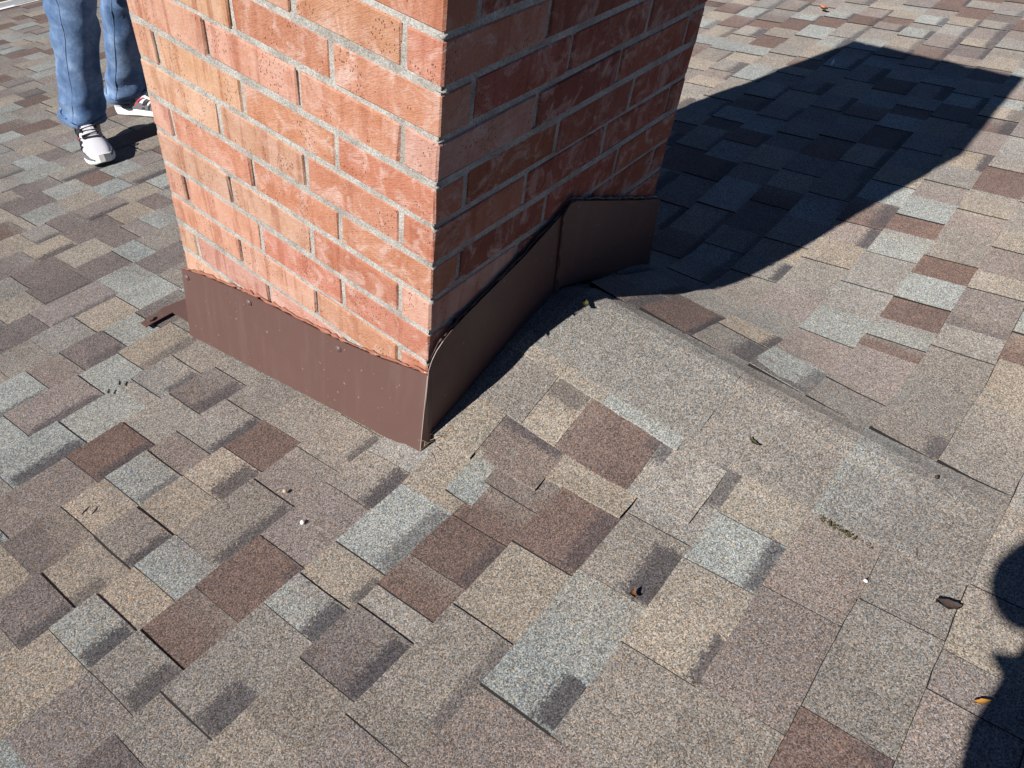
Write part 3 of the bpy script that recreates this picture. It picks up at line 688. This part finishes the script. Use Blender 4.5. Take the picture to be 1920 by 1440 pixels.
pebble(-3.3, 1.8, 0.05, 0.12, 'flat tan stone chip on shingles below the middle of the flashing', make_plain('tan_chip', (0.45, 0.32, 0.22), 0.8, 0.2), 'stone chip', 'stone_chip')
pebble(5.6, -11.0, 0.055, 0.25, 'small black crumb on the smooth grey shingles at the far right', L_DK, 'crumb', 'debris_crumb')
leaf(34.35, 1.95, 0.75, 0.14, 0.3, 0.3, 'white curl of paper in the far part of the chimney shadow', L_WH, 0.6, 'paper scrap', 'paper_scrap')
V, F = [], []; q = random.Random(9)
for _ in range(16):
    a = Vector((-0.15 + q.uniform(-.2, .5), -0.35 + q.uniform(-.2, .15), 0)); a.z = on(a.x, a.y, 0.16 + q.uniform(0, .1)); d_ = Vector((q.uniform(-1, 1), q.uniform(-.6, .6), q.uniform(0, .9))).normalized() * q.uniform(0.15, 0.5)
    tube_geo(V, F, [W(*a), W(*(a + d_ * 0.5 + Vector((0, 0, .03)))), W(*(a + d_))], 0.0005, 4)
tag(mesh_obj('dry_grass', V, F, make_plain('straw', (0.32, 0.25, 0.17), 0.8, 0.2)), "wisp of dry grass caught at the foot of the flashing's near corner", 'dry grass')
# moss along the saddle cap's lower edge
V, F = [], []; q = random.Random(5)
for _ in range(90):
    y = q.triangular(-10.6, -9.2, -9.7); x = 3.32 - 0.19 * (-9.24 - y) + q.gauss(0, 0.04); z = on(x, y, 0.15 + q.uniform(0, 0.06)); r = q.uniform(0.012, 0.03); b0 = len(V)
    V += [W(x + r, y, z), W(x - r * .5, y + r, z), W(x - r * .5, y - r, z), W(x, y, z + r * 1.6)]; F += [(b0, b0+1, b0+3), (b0+1, b0+2, b0+3), (b0+2, b0, b0+3)]
moss = mesh_obj('moss', V, F, make_plain('moss', (0.05, 0.045, 0.018), 0.95, 0.1)); tag(moss, kind='stuff')

# ------------------------------------------------------------------ people
def skin_body(name, joints, edges, mat, parent=None, sub=2):
    names = list(joints); V = [joints[n][0] for n in names]; E = [(names.index(a), names.index(b_)) for a, b_ in edges]
    me = bpy.data.meshes.new(name); me.from_pydata([tuple(v) for v in V], E, []); me.materials.append(mat)
    o = bpy.data.objects.new(name, me); col.objects.link(o)
    if parent: o.parent = parent
    mo = o.modifiers.new('skin', 'SKIN'); mo.use_smooth_shade = True
    for i, n in enumerate(names):
        r = joints[n][1]; me.skin_vertices[0].data[i].radius = r if isinstance(r, tuple) else (r, r)
    me.skin_vertices[0].data[0].use_root = True
    sd = o.modifiers.new('smooth', 'SUBSURF'); sd.levels = sd.render_levels = sub
    return o
def ring(c, ux, uy, a, b_, n=28, f=None, t=0.0):
    c = Vector(c); out = []
    for k in range(n):
        th = 2 * math.pi * k / n; m_ = f(t, th) if f else 1.0
        out.append(c + ux * (math.cos(th) * a * m_) + uy * (math.sin(th) * b_ * m_))
    return out
def trouser_leg(V, F, pts, rad, seed, ux, uy):
    """pts hem -> hip; folds gather above the shoe and at the knee"""
    q = random.Random(seed); ph = [q.uniform(0, 6.28) for _ in range(8)]; N_ = 34; rings = []
    n = len(pts); P = [Vector(p) for p in pts]
    for i in range(N_ + 1):
        t = i / N_; x = t * (n - 1); k = min(int(x), n - 2); fr = x - k; fr2 = fr
        c = P[k].lerp(P[k + 1], fr2); r = rad[k] * (1 - fr) + rad[k + 1] * fr
        def f(tt, th):
            g = 0.075 * math.sin(3 * th + 9 * tt + ph[0]) * math.sin(14 * tt + ph[1] + 1.5 * math.cos(th))
            hemf = math.exp(-tt / 0.2) * 0.11 * math.sin(40 * tt + 2.6 * math.sin(th + ph[2]))
            kn = math.exp(-((tt - 0.52) / 0.12) ** 2) * 0.09 * math.sin(55 * tt + 2.4 * math.cos(th + ph[3]))
            return 1 + g + hemf + kn + 0.03 * math.sin(5 * th + ph[4])
        rings.append(ring(c, ux, uy, r, r * 1.08, 30, f, t))
    inner = [c_ * 1 for c_ in rings[0]]
    ctr = sum(rings[0], Vector()) / 30
    rings = [[ctr + (p - ctr) * 0.86 + Vector((0, 0, 0.02)) for p in rings[0]], [ctr + (p - ctr) * 0.97 + Vector((0, 0, -0.004)) for p in rings[0]], [ctr + (p - ctr) * 1.015 for p in rings[0]], [ctr + (p - ctr) * 1.02 + Vector((0, 0, 0.014)) for p in rings[0]], [ctr + (p - ctr) * 1.0 + Vector((0, 0, 0.019)) for p in rings[0]]] + rings[1:]
    loft_geo(V, F, rings, caps=False)
    return rings
def shoe(parent, heel, d, label=None):
    """running shoe, 0.30 m; heel in metres on the roof, d = toe direction"""
    d = Vector(d).normalized(); slope = Vector((0, -S, 0)); n = Vector((0, S, 1)).normalized()
    d = (d - n * d.dot(n)).normalized(); sd = n.cross(d)
    P = lambda a, b_, c: tuple(Vector(heel) + d * a + sd * b_ + n * c)
    st = [(0.0, 0.018, 0.0), (0.02, 0.034, 0), (0.06, 0.038, 0), (0.12, 0.036, 0.001), (0.18, 0.043, 0.002), (0.225, 0.048, 0.003), (0.262, 0.042, 0.006), (0.288, 0.026, 0.012), (0.298, 0.008, 0.018)]
    V, F = [], []; rings = []
    for a, w, z in st:      # sole
        rings.append([P(a, -w, z + 0.004), P(a, -w * 0.9, z), P(a, w * 0.9, z), P(a, w, z + 0.004), P(a, w * 1.04, z + 0.016), P(a, w * 0.98, z + 0.03 - 0.3 * z), P(a, -w * 0.98, z + 0.03 - 0.3 * z), P(a, -w * 1.04, z + 0.016)])
    loft_geo(V, F, rings); sole = mesh_obj('shoe', V, F, MAT_SOLE, parent)
    def up_h(a): return np.interp(a, [0, 0.02, 0.06, 0.1, 0.15, 0.2, 0.25, 0.29], [0.075, 0.098, 0.1, 0.108, 0.095, 0.075, 0.058, 0.03])
    def up_w(a): return np.interp(a, [s_[0] for s_ in st], [s_[1] for s_ in st]) * 0.97
    def upp(a, th, g=0.0):     # th 0..pi across the upper
        w = up_w(a) + g; h = up_h(a) + g; cs, sn = math.cos(th), math.sin(th)
        return P(a, w * (abs(cs) ** 0.75) * (1 if cs > 0 else -1), 0.024 + (h - 0.024) * sn ** 0.7 if sn > 0 else 0.024)
    V, F = [], []
    loft_geo(V, F, [[upp(a, math.pi * k / 14) for k in range(15)] for a in np.linspace(0.004, 0.292, 16)])
    mesh_obj('upper', V, F, MAT_MESH, sole, smooth=True)
    def strip(name, a0, a1, t0, t1, mat, g=0.0025, na=5, nt=3, skew=0.0):
        V, F = [], []
        for i in range(na + 1):
            for j in range(nt + 1): V.append(upp(a0 + (a1 - a0) * i / na + skew * j / nt, t0 + (t1 - t0) * j / nt, g))
        for i in range(na):
            for j in range(nt): k = i * (nt + 1) + j; F.append((k, k + 1, k + nt + 2, k + nt + 1))
        o = mesh_obj(name, V, F, mat, sole); mo = o.modifiers.new('thick', 'SOLIDIFY'); mo.thickness = 0.002; return o
    for sgn in (0, 1):
        T = (lambda t: t) if sgn == 0 else (lambda t: math.pi - t)
        strip('heel_panel', 0.008, 0.07, T(0.12), T(1.0), MAT_DARK)
        strip('side_stripe', 0.07, 0.1, T(0.1), T(1.0), MAT_DARK, skew=0.06)
        strip('side_stripe', 0.125, 0.132, T(0.1), T(0.8), MAT_RED, skew=0.05); strip('side_panel', 0.06, 0.235, T(0.02), T(0.3), MAT_GREY, 0.0022, 8); strip('side_stripe', 0.19, 0.2, T(0.05), T(0.7), MAT_DARK, skew=0.025)
        strip('side_stripe', 0.16, 0.175, T(0.05), T(0.8), MAT_DARK, skew=0.03)
        strip('toe_guard', 0.235, 0.29, T(0.03), T(0.42), MAT_GREY)
    strip('tongue', 0.085, 0.19, 1.25, 1.89, MAT_MESH, 0.004)
    V, F = [], []; pts = []
    for i in range(7):
        a = 0.1 + i * 0.0165
        pts += [upp(a, 1.08 if i % 2 else 2.06, 0.007), upp(a + 0.007, 2.06 if i % 2 else 1.08, 0.007)]
    tube_geo(V, F, pts, 0.004, 5)
    for sgn in (-1, 1): tube_geo(V, F, [upp(0.1, 1.57, 0.009), P(0.095, sgn * 0.03, 0.125), P(0.08, sgn * 0.052, 0.118), P(0.1, sgn * 0.035, 0.107), upp(0.1, 1.57, 0.008)], 0.003, 5)
    mesh_obj('laces', V, F, MAT_DARK, sole)
    return sole
def hand(V_joint, d, up, sgn, parent):
    """palm with five curled fingers"""
    d = Vector(d).normalized(); up = Vector(up); up = (up - d * up.dot(d)).normalized(); sd = d.cross(up) * sgn
    J_ = {'wrist': (Vector(V_joint), (0.024, 0.017)), 'palm': (Vector(V_joint) + d * 0.05, (0.034, 0.016)), 'knuckle': (Vector(V_joint) + d * 0.088, (0.034, 0.013))}
    E2 = [('wrist', 'palm'), ('palm', 'knuckle')]
    h = skin_body('hand', J_, E2, MAT_SKIN, parent)
    for k, (off, L) in enumerate(((0.027, 0.07), (0.009, 0.08), (-0.01, 0.075), (-0.028, 0.058))):
        b0 = Vector(V_joint) + d * 0.075 + sd * off
        jj = {'a': (b0, 0.0095), 'b': (b0 + d * L * 0.45 - up * 0.004, 0.0092), 'c': (b0 + d * L * 0.72 - up * L * 0.28, 0.0086), 'd': (b0 + d * L * 0.8 - up * L * 0.55, 0.0075)}
        skin_body('finger', jj, [('a', 'b'), ('b', 'c'), ('c', 'd')], MAT_SKIN, h, 1)
    b0 = Vector(V_joint) + d * 0.03 + sd * 0.022
    skin_body('thumb', {'a': (b0, 0.012), 'b': (b0 + sd * 0.025 + d * 0.02, 0.011), 'c': (b0 + sd * 0.03 + d * 0.05 - up * 0.01, 0.0085)}, [('a', 'b'), ('b', 'c')], MAT_SKIN, h, 1)
def person(label, feet, face, hands, lean, shirt, bulk=0.0, knees=None, elbows=None, hipshift=(0, 0)):
    """feet: two (heel, toe direction) in courses, right foot first; face: horizontal direction; hands: two points (m) relative to pelvis ground point in (right, forward, up)"""
    f = Vector((face[0], face[1], 0)).normalized(); rt = Vector((f.y, -f.x, 0)); up = Vector((0, 0, 1))
    heels = [Vector(W(h[0], h[1], main_h(*h) + 0.17)) for h, _ in feet]
    dirs = [Vector((d[0], d[1], 0)).normalized() for _, d in feet]
    ank = [h + d * 0.055 + up * 0.085 for h, d in zip(heels, dirs)]
    mid = (ank[0] + ank[1]) / 2; g = Vector((mid.x, mid.y, (heels[0].z + heels[1].z) / 2))
    g = g + rt * hipshift[0] + f * hipshift[1]
    L = lambda a, b_, c: g + rt * a + f * b_ + up * c
    pel = L(0, 0, 0.93)
    sh = L(0, lean, 1.42); nk = L(0, lean * 1.1, 1.5); hd = L(0, lean * 1.25 + 0.03, 1.63)
    hip = [L(0.1, 0, 0.88), L(-0.1, 0, 0.88)]
    kn = [(hip[i] + ank[i]) / 2 + f * 0.03 for i in (0, 1)] if knees is None else knees
    shj = [L(0.19, lean, 1.40), L(-0.19, lean, 1.40)]
    el = [L(*e_) for e_ in elbows]; wr = [L(*h) for h in hands]
    J_ = {'pelvis': (pel, (0.14, 0.1)), 'waist': (L(0, lean * 0.4, 1.1), (0.135, 0.095)), 'chest': (L(0, lean * 0.8, 1.3), (0.16, 0.11)), 'neckb': (L(0, lean, 1.45), (0.075, 0.07)), 'neck': (nk, (0.055, 0.055)),
          'jaw': (L(0, lean * 1.2 + 0.025, 1.57), (0.06, 0.075)), 'head': (hd, (0.078, 0.095)), 'top': (L(0, lean * 1.25 + 0.01, 1.73), (0.05, 0.06))}
    E2 = [('pelvis', 'waist'), ('waist', 'chest'), ('chest', 'neckb'), ('neckb', 'neck'), ('neck', 'jaw'), ('jaw', 'head'), ('head', 'top')]
    for i, s_ in enumerate('rl'):
        J_.update({s_ + 'hip': (hip[i], 0.085), s_ + 'knee': (kn[i], 0.055), s_ + 'ankle': (ank[i], 0.04), s_ + 'foot': (heels[i] + dirs[i] * 0.16 + up * 0.045, 0.03),
                   s_ + 'sh': (shj[i], 0.06), s_ + 'el': (el[i], 0.042), s_ + 'wr': (wr[i], 0.028)})
        E2 += [('pelvis', s_ + 'hip'), (s_ + 'hip', s_ + 'knee'), (s_ + 'knee', s_ + 'ankle'), (s_ + 'ankle', s_ + 'foot'), ('chest', s_ + 'sh'), (s_ + 'sh', s_ + 'el'), (s_ + 'el', s_ + 'wr')]
    body = skin_body('person', J_, E2, MAT_SKIN); tag(body, label, 'person')
    # face
    hf = lambda a, b_, c: hd + rt * a + f * b_ + up * c
    skin_body('nose', {'a': (hf(0, 0.09, 0.01), 0.01), 'b': (hf(0, 0.115, -0.03), 0.014)}, [('a', 'b')], MAT_SKIN, body, 1)
    V, F = [], []; tube_geo(V, F, [hf(-0.025, 0.092, -0.065), hf(0, 0.1, -0.067), hf(0.025, 0.092, -0.065)], 0.005, 5); mesh_obj('mouth', V, F, MAT_RED, body)
    for s_ in (-1, 1):
        bm = bmesh.new(); bmesh.ops.create_uvsphere(bm, u_segments=10, v_segments=6, radius=0.012, matrix=Matrix.Translation(hf(s_ * 0.032, 0.086, 0.0))); bm_obj('eye', bm, MAT_EYE, body, True)
        skin_body('ear', {'a': (hf(s_ * 0.08, 0.0, 0.015), (0.008, 0.018)), 'b': (hf(s_ * 0.082, 0.0, -0.03), (0.006, 0.012))}, [('a', 'b')], MAT_SKIN, body, 1)
    skin_body('hair', {'a': (hf(0, -0.02, 0.05), (0.087, 0.1)), 'b': (hf(0, -0.01, 0.1), (0.06, 0.075)), 'c': (hf(0, -0.06, -0.03), (0.06, 0.045))}, [('a', 'b'), ('a', 'c')], MAT_HAIR, body)
    # clothes
    SJ = {'waist': (L(0, lean * 0.3, 1.02), (0.155 + bulk, 0.115 + bulk)), 'hem': (L(0, 0.0, 0.9), (0.16 + bulk * 0.3, 0.12 + bulk * 0.3)), 'chest': (L(0, lean * 0.8, 1.28), (0.178 + bulk, 0.127 + bulk * 0.6)), 'collar': (L(0, lean, 1.44), (0.085, 0.08))}
    SE = [('waist', 'hem'), ('waist', 'chest'), ('chest', 'collar')]
    for i, s_ in enumerate('rl'):
        SJ.update({s_ + 'sh': (shj[i], 0.075 + bulk * 0.25), s_ + 'el': (el[i], 0.058), s_ + 'cuff': (el[i].lerp(wr[i], 0.85), 0.045)}); SE += [('chest', s_ + 'sh'), (s_ + 'sh', s_ + 'el'), (s_ + 'el', s_ + 'cuff')]
    skin_body('jacket', SJ, SE, shirt, body)
    V, F = [], []; seams = []
    for i in (0, 1):
        hem = ank[i] + up * (0.028, 0.0)[i] - dirs[i] * (0.024, 0.004)[i]
        pts = [hem, hem + (kn[i] - hem) * 0.35, kn[i], kn[i].lerp(hip[i], 0.55), hip[i] + up * 0.06]
        R = trouser_leg(V, F, pts, [0.072, 0.064, 0.07, 0.083, 0.105], 3 + i, rt, f); seams.append([r[2 if i == 0 else 16] * 1.0 for r in R[4:]]); seams.append([r[17] for r in R[4:]] if i == 0 else [r[2] for r in R[4:]])
    loft_geo(V, F, [ring(L(0, 0.0, z), rt, f, a, b_, 30) for z, a, b_ in ((0.84, 0.17, 0.12), (0.92, 0.178, 0.128), (1.0, 0.165, 0.12), (1.03, 0.162, 0.118))])
    jeans = mesh_obj('jeans', V, F, MAT_DENIM, body, smooth=True)
    for sm in seams:
        V, F = [], []; tube_geo(V, F, sm, 0.0018, 5); mesh_obj('seam', V, F, MAT_STITCH, jeans)
    for i in (0, 1): shoe(body, heels[i] - up * 0.0, dirs[i])
    for i, s_ in enumerate((1, -1)): hand(wr[i], wr[i] - el[i], up, s_, body)
    return body, g, L
person('person in faded blue jeans and white running shoes left of the chimney',
       [((7.75, 30.7), (-0.33, -0.94)), ((11.3, 33.7), (0.3, -0.95))], (0.05, -1.0),
       [(0.27, 0.16, 0.9), (-0.27, 0.16, 0.9)], 0.03, MAT_SHIRT, elbows=[(0.27, -0.04, 1.12), (-0.27, -0.04, 1.12)], hipshift=(-0.05, 0.085))
ph, g2, L2 = person('photographer in a navy jacket and jeans beside the camera whose shadow falls at lower right',
       [((-15.8, -14.85), (0.7, 0.72)), ((-17.8, -11.35), (0.85, 0.5))], (0.78, 0.62),
       [(0.2, 0.2, 1.0), (0.01, 0.2, 1.0)], 0.05, MAT_JACKET, bulk=0.075, elbows=[(0.36, 0.04, 1.15), (-0.335, 0.05, 1.09)], hipshift=(0, 0.05))
# the phone that takes the picture, its lens side just behind the viewpoint
pc = Vector(W(*CAM)) - FWD * 0.03
V, F = [], []
a, b_, c_ = RIGHT * 0.075, UP * 0.037, FWD * 0.004
for k in (-1, 1):
    for i, j in ((-1, -1), (1, -1), (1, 1), (-1, 1)): V.append(tuple(pc + a * i + b_ * j + c_ * k))
F = [(3, 2, 1, 0), (4, 5, 6, 7), (0, 1, 5, 4), (1, 2, 6, 5), (2, 3, 7, 6), (3, 0, 4, 7)]
phone = mesh_obj('phone', V, F, MAT_PHONE); tag(phone, 'black phone held out by the photographer', 'phone')
